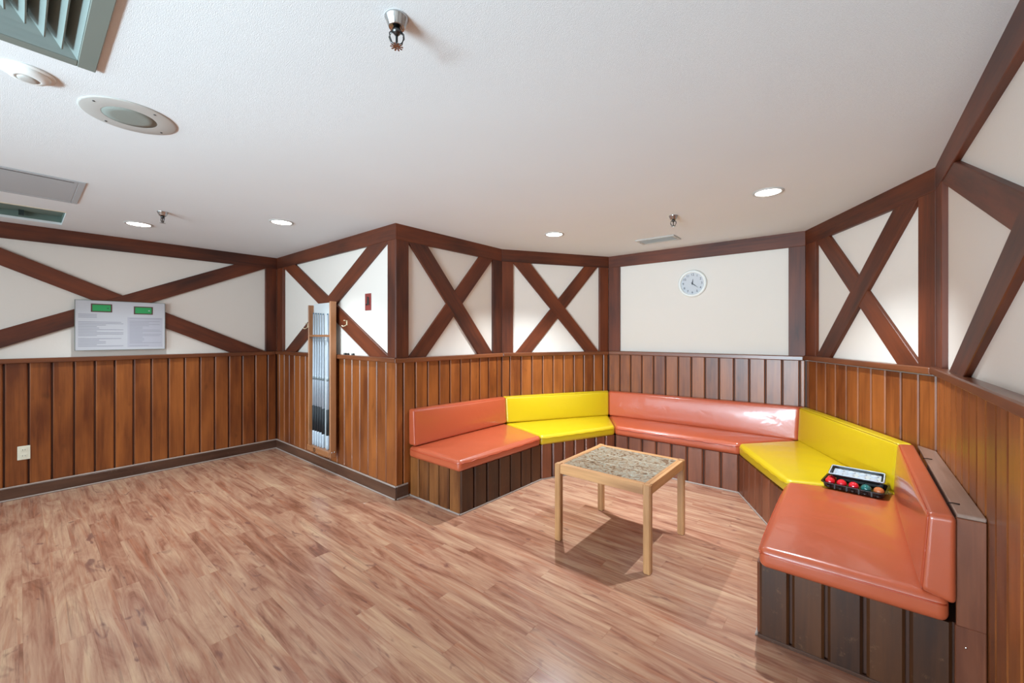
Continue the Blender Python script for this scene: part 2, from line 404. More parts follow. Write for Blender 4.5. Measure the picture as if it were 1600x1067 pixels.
# posts
POST = {0: [(-.77, -.63), (1.955, 2.0825)], 1: [(-5.586, -5.396), (-3.158, -3.038)], 2: [(2.088, 2.222), (3.343, 3.487)],
        3: [(0, .135), (1.261, 1.386)], 4: [(-2.312, -2.166), (-.453, -.321)], 5: [(0, .171), (1.337, 1.4672)], 6: [(3.19, 3.381), (.24, .43)]}
PANEL = {}
for i, ps in POST.items():
    w = walls[i]
    for a, c in ps:
        ua, uc = sorted((U(i, a), U(i, c)))
        w.poly('post', [(ua, ZC1-.002), (uc, ZC1-.002), (uc, ZB+.002), (ua, ZB+.002)], BD-.004, -.001, 'beam', wallobj[i], up=True)
    e = sorted(U(i, v) for p in ps for v in p); PANEL[i] = (e[1], e[2])
# braces: (edge line 1, edge line 2) given by two points each, in absolute wall coordinates
BR = {0: [((1.62, 2.261), (.664, 1.824), (1.849, 2.206), (.903, 1.775)), ((-.1, 2.177), (.664, 1.824), (-.1, 2.027), (.442, 1.768))],
      1: [((-3.474, 2.269), (-5.377, 1.22), (-3.158, 2.262), (-5.066, 1.213)), ((-5.066, 2.265), (-3.181, 1.258), (-5.377, 2.248), (-3.474, 1.237))],
      2: [((2.236, 2.245), (3.111, 1.229), (2.422, 2.277), (3.332, 1.235)), ((2.236, 1.237), (3.13, 2.262), (2.422, 1.229), (3.332, 2.25))],
      3: [((.142, 2.251), (1.066, 1.225), (.339, 2.265), (1.243, 1.232)), ((.166, 1.225), (1.057, 2.268), (.355, 1.228), (1.231, 2.258))],
      5: [((.182, 1.245), (1.136, 2.273), (.382, 1.235), (1.323, 2.247)), ((.171, 2.262), (1.162, 1.23), (.372, 2.263), (1.353, 1.236))],
      6: [((1.964, 1.748), (2.983, 1.245), (1.812, 1.662), (2.659, 1.24)), ((3.211, 2.26), (1.966, 1.752), (2.874, 2.265), (1.812, 1.823))]}
for i, bs in BR.items():
    w = walls[i]; u0, u1 = PANEL[i]
    for k, (p, q, r, s_) in enumerate(bs):
        P = [(U(i, v[0]), v[1]) for v in (p, q, r, s_)]
        def ext(A, B, t): return (A[0]+(B[0]-A[0])*t, A[1]+(B[1]-A[1])*t)
        # extend both edges far beyond the panel then clip to it
        band = [ext(P[0], P[1], -3), ext(P[0], P[1], 4), ext(P[2], P[3], 4), ext(P[2], P[3], -3)]
        if i in (0, 6): band = [ext(P[0], P[1], -4), ext(P[0], P[1], 5), ext(P[2], P[3], 5), ext(P[2], P[3], -4)]
        poly = clip(band, u0-.02, u1+.02, ZC1-.004, ZB+.02)
        ang = math.atan2(P[1][1]-P[0][1], (P[1][0]-P[0][0])*(1))
        w.fr(0, 0); ang = math.atan2(P[1][1]-P[0][1], (P[1][0]-P[0][0])*w.flip)
        w.poly('brace', poly, BD-.004, -.003-.003*k, 'beam', wallobj[i], ang=ang)
# baseboards
def baseboard(i, u0, u1, name):
    w = walls[i]
    o = struct(w.poly(name, [(u0, 0), (u1, 0), (u1, .104), (u0, .104)], -.0055, .007, 'base', None, bev=.002))
    w.poly('top_strip', [(u0, .104), (u1, .104), (u1, .119), (u0, .119)], -.0055, .008, 'shoe', o, bev=.004)
    w.poly('shoe_moulding', [(u0, 0), (u1, 0), (u1, .014), (u0, .014)], .007, .017, 'shoe', o, bev=.004)
baseboard(0, 1.6, walls[0].L-.0, 'baseboard_left')
baseboard(1, 0, walls[1].L+.007, 'baseboard_back_left')
baseboard(2, .0065, .130, 'baseboard_alcove_left')
baseboard(6, 1.15, 4.2, 'baseboard_right')

# ------------------------------------------------------------ floor: laminate boards
fl = struct(boxobj('floor', -5.9, .8, yR-.2, 5.0, -.06, -.008, 'backing'))
_fb = {}; PWID = .1085
def fboard(L, w):
    k = (round(L, 3), round(w, 3))
    if k not in _fb:
        b = prism_bm(boxpts(-L/2, L/2, -w/2, w/2), -.008, 0, 0); top = [e for e in b.edges if all(v.co.z > -.001 for v in e.verts)]
        bmesh.ops.bevel(b, geom=top, offset=.0007, segments=1, affect='EDGES')
        me = tomesh(b, 'floor_board'); me.materials.append(M['floor']); _fb[k] = me
    return _fb[k]
y = -.42; row = 0
while y < 4.75:
    x = -5.66 - [0, .71, .33, 1.02, .49, .87, .2][row % 7]
    while x < .5:
        x0 = max(x, -5.66); x1 = min(x+1.24, .5)
        if x1-x0 > .05: link('floor_board', fboard(x1-x0, PWID), None, fl, Matrix.Translation(((x0+x1)/2, y+PWID/2, 0)))
        x += 1.24
    y += PWID; row += 1
rest = boxobj('floor_rest', -5.66, .5, yR-.1, -.42, -.008, 0, 'floor', fl); rest['kind'] = 'stuff'; rest.name = 'floor_boarding'

# ------------------------------------------------------------ ceiling with two duct openings
DX0, DX1, DY0, DY1 = -2.090, -1.545, -.380, .138       # diffuser hole
VX0, VX1, VY0, VY1 = -5.365, -4.786, -.62, .243        # return opening
xs = [-5.9, VX0, VX1, DX0, DX1, .8]; ys = [yR-.2, VY0, DY0, DY1, VY1, 5.0]
b = bmesh.new()
for i in range(len(xs)-1):
    for j in range(len(ys)-1):
        cx, cy = (xs[i]+xs[i+1])/2, (ys[j]+ys[j+1])/2
        if (DX0 < cx < DX1 and DY0 < cy < DY1) or (VX0 < cx < VX1 and VY0 < cy < VY1): continue
        box(b, xs[i], xs[i+1], ys[j], ys[j+1], HC, HC+.02)
bmesh.ops.remove_doubles(b, verts=b.verts, dist=1e-5)
ce = struct(link('ceiling', tomesh(b, 'ceiling'), 'ceiling'))
def plenum(name, x0, x1, y0, y1, h, mat, parent):
    b = bmesh.new(); t = .01
    box(b, x0-t, x1+t, y0-t, y1+t, HC+h, HC+h+t)
    box(b, x0-t, x0, y0-t, y1+t, HC+.0201, HC+h); box(b, x1, x1+t, y0-t, y1+t, HC+.0201, HC+h)
    box(b, x0, x1, y0-t, y0, HC+.0201, HC+h); box(b, x0, x1, y1, y1+t, HC+.0201, HC+h)
    return link(name, tomesh(b, name), mat, parent)

# ------------------------------------------------------------ rear wall behind the camera; unseen window added to brighten the room
b = bmesh.new()
box(b, -5.75, .6, yR-.12, yR, 0, .55); box(b, -5.75, .6, yR-.12, yR, 2.32, HC)
box(b, -5.75, -5.1, yR-.12, yR, .55, 2.32); box(b, -.1, .6, yR-.12, yR, .55, 2.32)
struct(link('wall_rear', tomesh(b, 'wall'), 'plaster'))
b = bmesh.new()
for x in (-5.1, -3.45, -1.8, -.15): box(b, x, x+.05, yR-.09, yR-.03, .55, 2.32)
box(b, -5.1, -.1, yR-.09, yR-.03, .55, .6); box(b, -5.1, -.1, yR-.09, yR-.03, 2.27, 2.32)
struct(link('added_window_1', tomesh(b, 'window'), 'white'))

# ------------------------------------------------------------ downlights
LAMPS = [(-4.793, .672, 'recessed downlight nearest the left wall, beside a sprinkler', .098), (-3.766, 1.443, 'recessed downlight above the cue rack', .094),
         (-2.197, 3.292, 'recessed downlight over the left bench corner', .094), (-.43, 3.245, 'recessed downlight over the right bench, brightest and largest in view', .094)]
for (x, y, lab, r), SP in zip(LAMPS, SPOT):
    t = tag(empty('downlight', (x, y, HC)), lab, 'downlight', 'recessed downlights')
    b = lathe_bm([(r*.80, -.004), (r*.86, -.008), (r*.97, -.006), (r, -.001), (r, .002), (r*.80, .002), (r*.80, -.004)], 40)
    link('trim_ring', tomesh(b), 'trimgrey', t, Matrix.Translation((x, y, HC)), smooth=True)
    b = lathe_bm([(0, -.003), (r*.5, -.0035), (r*.80, -.002), (r*.80, .001), (0, .001)], 40)
    link('lens', tomesh(b), 'lamp', t, Matrix.Translation((x, y, HC)), smooth=True)
    l = bpy.data.lights.new('downlight_beam', 'SPOT'); l.energy = SP; l.spot_size = math.radians(106); l.spot_blend = 1.0
    l.shadow_soft_size = .014; l.color = (.78, .92, 1)
    o = bpy.data.objects.new('downlight_beam', l); C.objects.link(o); o.location = (x, y, HC-.02)

# ------------------------------------------------------------ sprinklers
def sprinkler(x, y, lab, rz):
    t = tag(empty('sprinkler_head', (x, y, HC)), lab, 'sprinkler', 'ceiling sprinklers')
    T = Matrix.Translation((x, y, HC)) @ Matrix.Rotation(rz, 4, 'Z')
    b = lathe_bm([(.034, .001), (.036, -.002), (.034, -.005), (.024, -.030), (.022, -.032), (.018, -.030), (.010, -.022), (0, -.020)], 28)
    link('escutcheon', tomesh(b), 'metal', t, T, smooth=True)
    b = lathe_bm([(.010, -.018), (.010, -.034), (.013, -.036), (.013, -.046), (.009, -.048), (.006, -.054), (0, -.054)], 12)
    link('body', tomesh(b), 'darkmetal', t, T, smooth=True)
    b = bmesh.new()
    for s in (-1, 1):
        tube_bm([(s*.010, 0, -.040), (s*.020, 0, -.050), (s*.021, 0, -.062), (s*.015, 0, -.078), (s*.004, 0, -.084)], .0034, 6, b)
    link('frame_arms', tomesh(b), 'darkmetal', t, T, smooth=True)
    b = lathe_bm([(0, -.052), (.0035, -.054), (.0035, -.078), (.006, -.080), (.006, -.087), (0, -.087)], 10)
    link('bulb', tomesh(b), 'darkmetal', t, T, smooth=True)
    b = bmesh.new()
    lathe_bm([(0, -.087), (.008, -.087), (.008, -.0885), (0, -.0885)], 12, b)
    for k in range(10):
        box(b, .006, .019, -.0026, .0026, -.0890, -.0875, 0, Matrix.Rotation(2*PI*k/10, 4, 'Z'))
    link('deflector', tomesh(b), 'metal', t, T)
sprinkler(-1.069, .738, 'chrome sprinkler head closest to the viewer, alone on the open ceiling', .9)
sprinkler(-4.175, .725, 'small dark sprinkler head beside the leftmost downlight', .3)
sprinkler(-1.109, 3.398, 'chrome sprinkler head just before the slim ceiling vent above the clock', .5)

# ------------------------------------------------------------ square ceiling diffuser (upper left)
t = tag(empty('ceiling_diffuser', ((DX0+DX1)/2, (DY0+DY1)/2, HC)), 'grey square louvred air diffuser at the upper left of the ceiling', 'air diffuser')
fx0, fx1, fy0, fy1 = -2.128, -1.500, -.420, .180
b = bmesh.new()
for a in (boxpts(fx0, fx1, fy0, DY0+.005), boxpts(fx0, fx1, DY1-.005, fy1), boxpts(fx0, DX0+.005, DY0+.005, DY1-.005), boxpts(DX1-.005, fx1, DY0+.005, DY1-.005)):
    prism_bm(a, HC-.012, HC, .002, 1, b)
link('frame', tomesh(b), 'greymetal', t)
plenum('plenum', DX0, DX1, DY0, DY1, .16, 'dark', t)
cx, cy = (DX0+DX1)/2, (DY0+DY1)/2; hx, hy = (DX1-DX0)/2, (DY1-DY0)/2
for k in range(6):                      # nested sloping square vanes
    o1 = .0+k*.040
    def ring(off, z, th=0): return [Vector((cx+sx*(hx-off), cy+sy*(hy-off), z)) for sx, sy in ((-1, -1), (1, -1), (1, 1), (-1, 1))]
    lo = ring(o1+.002, HC-.005); hi = ring(o1+.036, HC+.034); lo2 = ring(o1+.006, HC-.009); hi2 = ring(o1+.040, HC+.031)
    names = ('front', 'right', 'back', 'left')
    for s in range(4):
        b = bmesh.new(); j = (s+1) % 4
        q = [b.verts.new(v) for v in (lo[s], lo[j], hi[j], hi[s], lo2[s], lo2[j], hi2[j], hi2[s])]
        for f in ((0, 1, 2, 3), (7, 6, 5, 4), (0, 4, 5, 1), (3, 2, 6, 7), (0, 3, 7, 4), (1, 5, 6, 2)): b.faces.new([q[n] for n in f])
        link('vane', tomesh(b), 'vane', t)

# smoke detector, speaker, access panel, return opening, slot vent
t = tag(empty('smoke_detector', (-2.340, .022, HC)), 'round white smoke detector between the diffuser and the speaker', 'smoke detector')
T = Matrix.Translation((-2.340, .022, HC)) @ Matrix.Diagonal((.80, .80, .72, 1))
link('base', tomesh(lathe_bm([(0, 0), (.088, 0), (.090, -.004), (.088, -.010), (.06, -.011), (0, -.011)], 40)), 'white', t, T, smooth=True)
link('housing', tomesh(lathe_bm([(.074, -.010), (.072, -.020), (.062, -.030), (.045, -.036), (.036, -.036), (.036, -.034), (0, -.034)], 40)), 'white', t, T, smooth=True)
link('sensor_cap', tomesh(lathe_bm([(.034, -.033), (.032, -.040), (.022, -.044), (0, -.045)], 28)), 'trimgrey', t, T, smooth=True)
t = tag(empty('ceiling_speaker', (-2.465, .316, HC)), 'large round ceiling speaker with perforated centre and flat pale rim', 'speaker')
T = Matrix.Translation((-2.465, .316, HC))
link('rim', tomesh(lathe_bm([(.092, -.006), (.155, -.006), (.162, -.003), (.162, 0), (.092, 0), (.092, -.006)], 56)), 'trimgrey', t, T, smooth=True)
link('grille', tomesh(lathe_bm([(0, -.0085), (.06, -.008), (.0915, -.0055), (.0915, -.001), (0, -.001)], 48)), 'grille', t, T, smooth=True)
for k in range(4):
    a = .5+k*PI/2
    link('screw', tomesh(lathe_bm([(0, -.0085), (.004, -.008), (.005, -.006), (0, -.005)], 8)), 'darkmetal', t, T @ Matrix.Translation((.135*math.cos(a), .135*math.sin(a), 0)))
px0, px1, py0, py1 = -4.40, -3.755, -.38, .276
t = tag(empty('access_panel', ((px0+px1)/2, (py0+py1)/2, HC)), 'flat grey framed ceiling access panel at left above the rules board', 'access panel')
b = bmesh.new()
for a in (boxpts(px0, px1, py0, py0+.03), boxpts(px0, px1, py1-.03, py1), boxpts(px0, px0+.03, py0+.03, py1-.03), boxpts(px1-.03, px1, py0+.03, py1-.03)):
    prism_bm(a, HC-.005, HC, .001, 1, b)
link('frame', tomesh(b), 'panelgrey', t)
boxobj('door', px0+.033, px1-.033, py0+.033, py1-.033, HC-.0035, HC, 'panelgrey', t, .001)
boxobj('hinge', px1-.045, px1-.039, py0+.06, py1-.05, HC-.0055, HC-.003, 'darkmetal', t)
t = tag(empty('return_opening', ((VX0+VX1)/2, (VY0+VY1)/2, HC)), 'open rectangular duct hole in the ceiling by the left wall, dusty green metal inside', 'ceiling opening')
plenum('duct', VX0, VX1, VY0, VY1, .07, 'duct', t)
boxobj('end_flange', VX1-.012, VX1+.018, VY0, VY1, HC-.002, HC, 'ivory', t)
for yy in (.0, -.2): boxobj('clip', VX0+.02, VX0+.06, yy, yy+.03, HC+.03, HC+.069, 'dark', t)
sx0, sx1, sy0, sy1 = -1.70, -1.31, 4.03, 4.25
t = tag(empty('slot_vent', ((sx0+sx1)/2, (sy0+sy1)/2, HC)), 'slim rectangular metal ceiling vent above the clock wall', 'vent')
b = bmesh.new()
for a in (boxpts(sx0, sx1, sy0, sy0+.025), boxpts(sx0, sx1, sy1-.025, sy1), boxpts(sx0, sx0+.03, sy0+.025, sy1-.025), boxpts(sx1-.03, sx1, sy0+.025, sy1-.025)):
    prism_bm(a, HC-.012, HC, .003, 1, b)
link('frame', tomesh(b), 'trimgrey', t)
boxobj('backplate', sx0+.03, sx1-.03, sy0+.025, sy1-.025, HC-.003, HC, 'dark', t)
for k in range(9):
    yy = sy0+.036+k*.0185
    link('slat', tomesh(prism_bm(boxpts(-.165, .165, -.007, .007), -.001, .001)), 'trimgrey', t, Matrix.Translation(((sx0+sx1)/2, yy, HC-.007)) @ Matrix.Rotation(.6, 4, 'X'))
for xx in (sx0+.014, sx1-.014):
    link('screw', tomesh(lathe_bm([(0, -.0145), (.005, -.0135), (.006, -.011), (0, -.011)], 8)), 'darkmetal', t, Matrix.Translation((xx, (sy0+sy1)/2, HC)))

# ------------------------------------------------------------ benches
F = [Vector(p) for p in ((-2.385, 2.235), (-2.355, 3.29), (-1.97, 4.14), (-.775, 4.155), (-.338, 3.335), (-.338, 2.245))]   # base front line
BK = None  # at the planks
CB = None  # back of back cushions
TZ = [.772, .738, .745, .763, .760, .757]
def lineoff(P, d):
    out = []
    for i, p in enumerate(P):
        if i == 0: out.append(p+inward(P[0], P[1])*d)
        elif i == len(P)-1: out.append(p+inward(P[-2], P[-1])*d)
        else:
            n1 = inward(P[i-1], p); n2 = inward(p, P[i+1]); out.append(p+(n1+n2)*(d/(1+n1.dot(n2))))
    return out
BK = lineoff(PL[1:8], -.004)[1:6]+[Vector((.381, 2.245))]; BK[0] = Vector((BK[1].x, 2.235))
CB = lineoff(PL[1:8], -.002)[1:5]+[Vector((.303, 3.500)), Vector((.303, 2.205))]; CB[0] = Vector((CB[1].x, 2.215))
SEATF = [Vector(p) for p in ((-2.365, 2.205), (-2.335, 3.265), (-1.965, 4.125), (-.775, 4.14), (-.330, 3.325), (-.330, 2.205))]
G_bot = lineoff(CB, .098); G_top = lineoff(CB, .078)
def softbox(name, c8, r, bulge, mat, parent, nu=28, nv=10, nw=8, wrinkle=0):
    """rounded, slightly crowned cushion; c8 = corners (u,v,w) in {0,1}^3 order w*4+v*2+u"""
    b = bmesh.new()
    L = ((c8[1]-c8[0]).length, (c8[2]-c8[0]).length, (c8[4]-c8[0]).length)
    def tri(u, v, w):
        out = Vector((0, 0, 0))
        for k in range(8):
            f = (u if k & 1 else 1-u)*(v if k & 2 else 1-v)*(w if k & 4 else 1-w); out += c8[k]*f
        return out
    def pos(a):  # a in [0,1]^3 on the cube surface
        p = [a[i]*L[i] for i in range(3)]; q = [min(max(p[i], r), L[i]-r) for i in range(3)]
        d = [p[i]-q[i] for i in range(3)]; n = math.sqrt(sum(x*x for x in d))
        if n > 1e-9: p = [q[i]+d[i]/n*r for i in range(3)]
        s = [p[i]/L[i] for i in range(3)]
        for i in range(3):
            if a[i] < 1e-6 or a[i] > 1-1e-6:
                j, k = [m for m in range(3) if m != i]
                f = (1-abs(2*a[j]-1)**3)*(1-abs(2*a[k]-1)**3)*bulge[i]/L[i]
                if i == 1 and a[i] > .5: f = 0
                if wrinkle and i == 2 and a[i] > .5: f += wrinkle/L[2]*math.sin(a[0]*37+3*math.sin(a[1]*5))*(1-abs(2*a[1]-1)**2)*.5
                s[i] += f if a[i] > .5 else -f
        return tri(*s)
    def gr(n, Li):
        e = min(.45, 1.2*r/Li); base = [0, e*.25, e*.5, e*.75, e]
        mid = [e+(1-2*e)*k/(n) for k in range(1, n)]
        return base+mid+[1-x for x in base[::-1]]
    gs = [gr(nu, L[0]), gr(nv, L[1]), gr(nw, L[2])]; V = {}
    def vert(a):
        k = tuple(round(x, 6) for x in a)
        if k not in V: V[k] = b.verts.new(pos(a))
        return V[k]
    for ax in range(3):
        j, k = [m for m in range(3) if m != ax]
        for side in (0., 1.):
            for x in range(len(gs[j])-1):
                for y in range(len(gs[k])-1):
                    q = []
                    for dx, dy in ((0, 0), (1, 0), (1, 1), (0, 1)):
                        a = [0, 0, 0]; a[ax] = side; a[j] = gs[j][x+dx]; a[k] = gs[k][y+dy]; q.append(vert(a))
                    b.faces.new(q)
    return link(name, tomesh(b), mat, parent, smooth=True), pos
def V3(p, z): return Vector((p.x, p.y, z))
BL = [('orange', 'orange vinyl bench section on the left, with the end nearest the cue rack'),
      ('yellow', 'short yellow vinyl bench section in the left corner, behind the table'),
      ('orange', 'long orange vinyl bench section under the clock'),
      ('yellow', 'yellow vinyl bench section on the right, leading to the ball tray'),
      ('orange', 'orange vinyl bench section nearest the viewer at right, ledge behind its back')]
ZS0, ZS1 = .345, .440
def planks_between(P, Q, z0, z1, parent, mat, off, pitch=.142, start=0):
    """vertical planks along plan segment P->Q; outward = left or right normal chosen by sign of off"""
    d = (Q-P).normalized(); n = Vector((d.y, -d.x)); Ln = (Q-P).length
    k = max(1, round(Ln/pitch)); p = Ln/k
    for i in range(k):
        c = P+d*(p*(i+.5))+n*(-.012)
        me = plank_mesh(z1-z0, round(p-.012, 3), .018, .010, mat)
        X = Vector((0, 0, 1)); Z = Vector((n.x, n.y, 0)); Y = Z.cross(X)
        link('plank', me, None, parent, frame(X, Y, Z, (c.x, c.y, (z0+z1)/2)))
for i in range(5):
    col, lab = BL[i]
    mid = (F[i]+F[i+1]+BK[i]+BK[i+1])/4
    t = tag(empty('bench', (mid.x, mid.y, 0)), lab, 'bench', 'built-in vinyl bench sections')
    f0, f1, b0, b1 = F[i], F[i+1], BK[i], BK[i+1]
    # carcass set back behind the planks
    Fi = lineoff(F, -.014); q0, q1 = Fi[i].copy(), Fi[i+1].copy(); r0, r1 = b0.copy(), b1.copy()
    sh = (f1-f0).normalized()*.002; q0 += sh; r0 += sh; q1 -= sh; r1 -= sh
    if i == 0: q0.y += .014; r0.y += .014
    if i == 4: q1.y += .014; r1.y += .014
    link('carcass', tomesh(prism_bm([(p.x, p.y) for p in (q0, q1, r1, r0)], 0.002, ZS0-.004)), 'backing', t)
    wm = 'benchwood_shaded_worn' if i in (0, 4) else 'benchwood'
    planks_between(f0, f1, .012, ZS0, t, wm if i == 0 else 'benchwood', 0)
    if i == 0: planks_between(Vector((b0.x+.003, f0.y)), f0, .012, ZS0, t, 'benchwood_end', 0)
    if i == 4:
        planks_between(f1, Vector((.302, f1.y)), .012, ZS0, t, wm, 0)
    # floor strip
    n = inward(f0, f1); d = (f1-f0).normalized()
    Fo = lineoff(F, .012); a, c, e, g = F[i]+d*.001, F[i+1]-d*.001, Fo[i+1]-d*.001, Fo[i]+d*.001
    if i == 0: g = g+Vector((0, -.012)); a = a.copy()
    if i == 4: e = e+Vector((0, -.012))
    link('floor_strip', tomesh(prism_bm([(p.x, p.y) for p in (a, c, e, g)], 0, .012, .002)), 'shoe', t)
    if i == 0: link('floor_strip', tomesh(prism_bm([(b0.x+.003, f0.y-.012), (a.x, f0.y-.012), (a.x, f0.y+.003), (b0.x+.003, f0.y+.003)], 0, .012, .002)), 'shoe', t)
    if i == 4: link('floor_strip', tomesh(prism_bm([(c.x, f1.y-.012), (.382, f1.y-.012), (.382, f1.y+.003), (c.x, f1.y+.003)], 0, .016, .002)), 'base', t)
    # seat cushion: u along, v front->back, w up
    s0, s1 = SEATF[i], SEATF[i+1]; k0, k1 = G_bot[i].copy(), G_bot[i+1].copy()
    back0 = k0+(CB[i]-k0)*.9; back1 = k1+(CB[i+1]-k1)*.9
    if i == 0: back0.x = -3.02; back0.y = s0.y
    if i == 4: back1.x = .287; back1.y = s1.y+.004
    e0 = .0015
    dd = (s1-s0).normalized()*e0
    zt = [ZS1, ZS1]
    if i == 2: zt = [.445, .455]
    if i == 1: zt = [.44, .445]
    if i == 3: zt = [.455, .445]
    c8 = [V3(s0+dd, ZS0), V3(s1-dd, ZS0), V3(back0+dd, ZS0), V3(back1-dd, ZS0), V3(s0+dd, zt[0]), V3(s1-dd, zt[1]), V3(back0+dd, zt[0]+.005), V3(back1-dd, zt[1]+.005)]
    seat, pos = softbox('seat', c8, .030, (.0004, .010, .009), col, t, nu=36, nv=16, wrinkle=.0016)
    pp = []
    def edge(u, v, w, outv): return pos((u, v, w))+outv
    nn = Vector((inward(s0, s1).x, inward(s0, s1).y, 0))
    path = [pos((x/48, 0, .70+.025*math.sin(x*.9+i)))+nn*.0012 for x in range(0, 49)]
    link('piping', tomesh(tube_bm(path, .0036, 8)), col+'_pipe', seat, smooth=True)
    if i in (0, 4):
        u = 0 if i == 0 else 1
        path = [pos((u, y/20, .72))+Vector((0, -.001, 0)) for y in range(0, 21)]
        link('piping', tomesh(tube_bm(path, .0036, 8)), col+'_pipe', seat, smooth=True)
    # back cushion
    a0, a1 = CB[i], CB[i+1]; g0, g1 = G_bot[i], G_bot[i+1]; h0, h1 = G_top[i], G_top[i+1]
    zb = ZS1+.012
    z0b = zb if i < 4 else .425
    def sub(p, s): return p+dd*s
    c8 = [V3(sub(g0, 1), zb), V3(sub(g1, -1), zb), V3(sub(a0, 1), z0b), V3(sub(a1, -1), z0b),
          V3(sub(h0, 1), TZ[i]-.004), V3(sub(h1, -1), TZ[i+1]-.004), V3(sub(a0, 1), TZ[i]), V3(sub(a1, -1), TZ[i+1])]
    bk, pos = softbox('backrest', c8, .020, (.0004, .016, .004), col, t, nu=36, nv=6, nw=12)
    path = [pos((x/24, 0, 1))+Vector((0, 0, .001)) for x in range(0, 25)]
    link('piping', tomesh(tube_bm(path, .0034, 8)), col+'_pipe', bk, smooth=True)
    for u in ((0,) if i == 0 else (1,) if i == 4 else ()):
        path = [pos((u, 0, w/16)) for w in range(0, 17)]
        link('piping', tomesh(tube_bm(path, .0034, 8)), col+'_pipe', bk, smooth=True)
    if i == 4:
        yE = 2.245
        # boxed ledge behind the backrest
        lp = [(.307, yE), (.3825, yE), (.3825, 3.367), (.315, 3.486)]
        link('ledge', tomesh(prism_bm([(p[1], -p[0]) for p in lp], 0, .016, .003)), 'ledge', t, frame((0, 1, 0), (-1, 0, 0), (0, 0, 1), (0, 0, .745)))
        lb = [(.345, yE+.014), (.380, yE+.014), (.380, 3.34), (.345, 3.38)]
        link('ledge_carcass', tomesh(prism_bm(lb, ZS0, .745)), 'backing', t)
        boxobj('end_panel', .306, .382, yE-.003, yE+.014, .30, .745, 'benchwood', t, .002, 'z')
        boxobj('end_panel', .302, .382, yE-.006, yE+.013, .012, .345, 'benchwood', t, .003, 'z')
        for (x, y) in ((.318, 3.12), (.312, 2.36)):
            b = tube_bm([(x-.016, y-.004, .763), (x, y, .765), (x+.02, y+.006, .763)], .0022, 6)
            link('strap', tomesh(b), 'black', t)
        link('screw', tomesh(lathe_bm([(0, .003), (.003, .002), (.004, 0), (0, 0)], 8)), 'metal', t, Matrix.Translation((.33, yE-.006, .27)) @ Matrix.Rotation(PI/2, 4, 'X'))

# ------------------------------------------------------------ table
tx0, tx1, ty0, ty1, tz = -1.592, -.915, 2.388, 3.062, .532
t = tag(empty('side_table', ((tx0+tx1)/2, (ty0+ty1)/2, 0)), 'square light oak side table with patterned tile top, in front of the benches', 'table')
lw = .044
for x, y in ((tx0, ty0), (tx1-lw, ty0), (tx0, ty1-lw), (tx1-lw, ty1-lw)):
    boxobj('leg', x, x+lw, y, y+lw, 0, tz+.003, 'table', t, .005, 'z', 3)
ap = .062
boxobj('apron', tx0+lw, tx1-lw, ty0+.004, ty0+.026, tz-ap, tz, 'table', t, .002, 'x')
boxobj('apron', tx0+lw, tx1-lw, ty1-.026, ty1-.004, tz-ap, tz, 'table', t, .002, 'x')
boxobj('apron', tx0+.004, tx0+.026, ty0+lw, ty1-lw, tz-ap, tz, 'table', t, .002, 'y')
boxobj('apron', tx1-.026, tx1-.004, ty0+lw, ty1-lw, tz-ap, tz, 'table', t, .002, 'y')
fr = .046
for a in ((tx0+lw, tx1-lw, ty0+.026, ty0+fr), (tx0+lw, tx1-lw, ty1-fr, ty1-.026)): boxobj('top_rail', *a, tz-.02, tz, 'table', t, .001, 'x')
for a in ((tx0+.026, tx0+fr, ty0+lw, ty1-lw), (tx1-fr, tx1-.026, ty0+lw, ty1-lw)): boxobj('top_rail', *a, tz-.02, tz, 'table', t, .001, 'y')
boxobj('substrate', tx0+fr-.004, tx1-fr+.004, ty0+fr-.004, ty1-fr+.004, tz-.02, tz-.0022, 'grout', t)
ix0, ix1, iy0, iy1 = tx0+fr, tx1-fr, ty0+fr, ty1-fr
nx, ny = 3, 3
for i in range(nx):
    for j in range(ny):
        wx, wy = (ix1-ix0)/nx, (iy1-iy0)/ny; g = .002
        boxobj('tile', ix0+i*wx+.0003, ix0+(i+1)*wx-.0003, iy0+j*wy+.0028, iy0+(j+1)*wy-.0028, tz-.008, tz-.001, 'tile', t, .0015)

# ------------------------------------------------------------ ball tray on the right bench
tt = Matrix.Translation((.022, 3.40, .4545)) @ Matrix.Rotation(math.radians(-8), 4, 'Z')
t = tag(empty('ball_tray', (.022, 3.40, .4545), math.radians(-8)), 'black plastic snooker ball tray on the seat in front of the yellow backrest', 'tray')
def tray_bm(w, d, h, nxc, nyc, lip=.012):
    b = bmesh.new()
    rr = .03
    def rrect(w, d, r, z, n=5):
        pts = []
        for cx, cy, a0 in ((w/2-r, d/2-r, 0), (-w/2+r, d/2-r, PI/2), (-w/2+r, -d/2+r, PI), (w/2-r, -d/2+r, 1.5*PI)):
            for k in range(n+1): pts.append((cx+r*math.cos(a0+k*PI/2/n), cy+r*math.sin(a0+k*PI/2/n), z))
        return pts
    prof = [(w-.030, d-.030, 0), (w-.018, d-.018, h-.006), (w, d, h-.004), (w, d, h), (w-.020, d-.020, h), (w-.034, d-.034, .004)]
    rings = [[b.verts.new(p) for p in rrect(a, c, rr, z)] for a, c, z in prof]
    for A, B in zip(rings[:-1], rings[1:]):
        for k in range(len(A)): b.faces.new((A[k], A[(k+1) % len(A)], B[(k+1) % len(A)], B[k]))
    b.faces.new(rings[0][::-1]); b.faces.new(rings[-1])
    return b
TW, TD, TH = .318, .235, .032
link('shell', tomesh(tray_bm(TW, TD, TH, 5, 4)), 'black', t, tt)
b = bmesh.new()
for k in range(5):
    x = -TW/2+.045+k*.059
    lathe_bm([(.010, 0), (.013, .004), (.010, .010)], 10, b, Matrix.Translation((x+.0, -TD/2+.006, .006)))
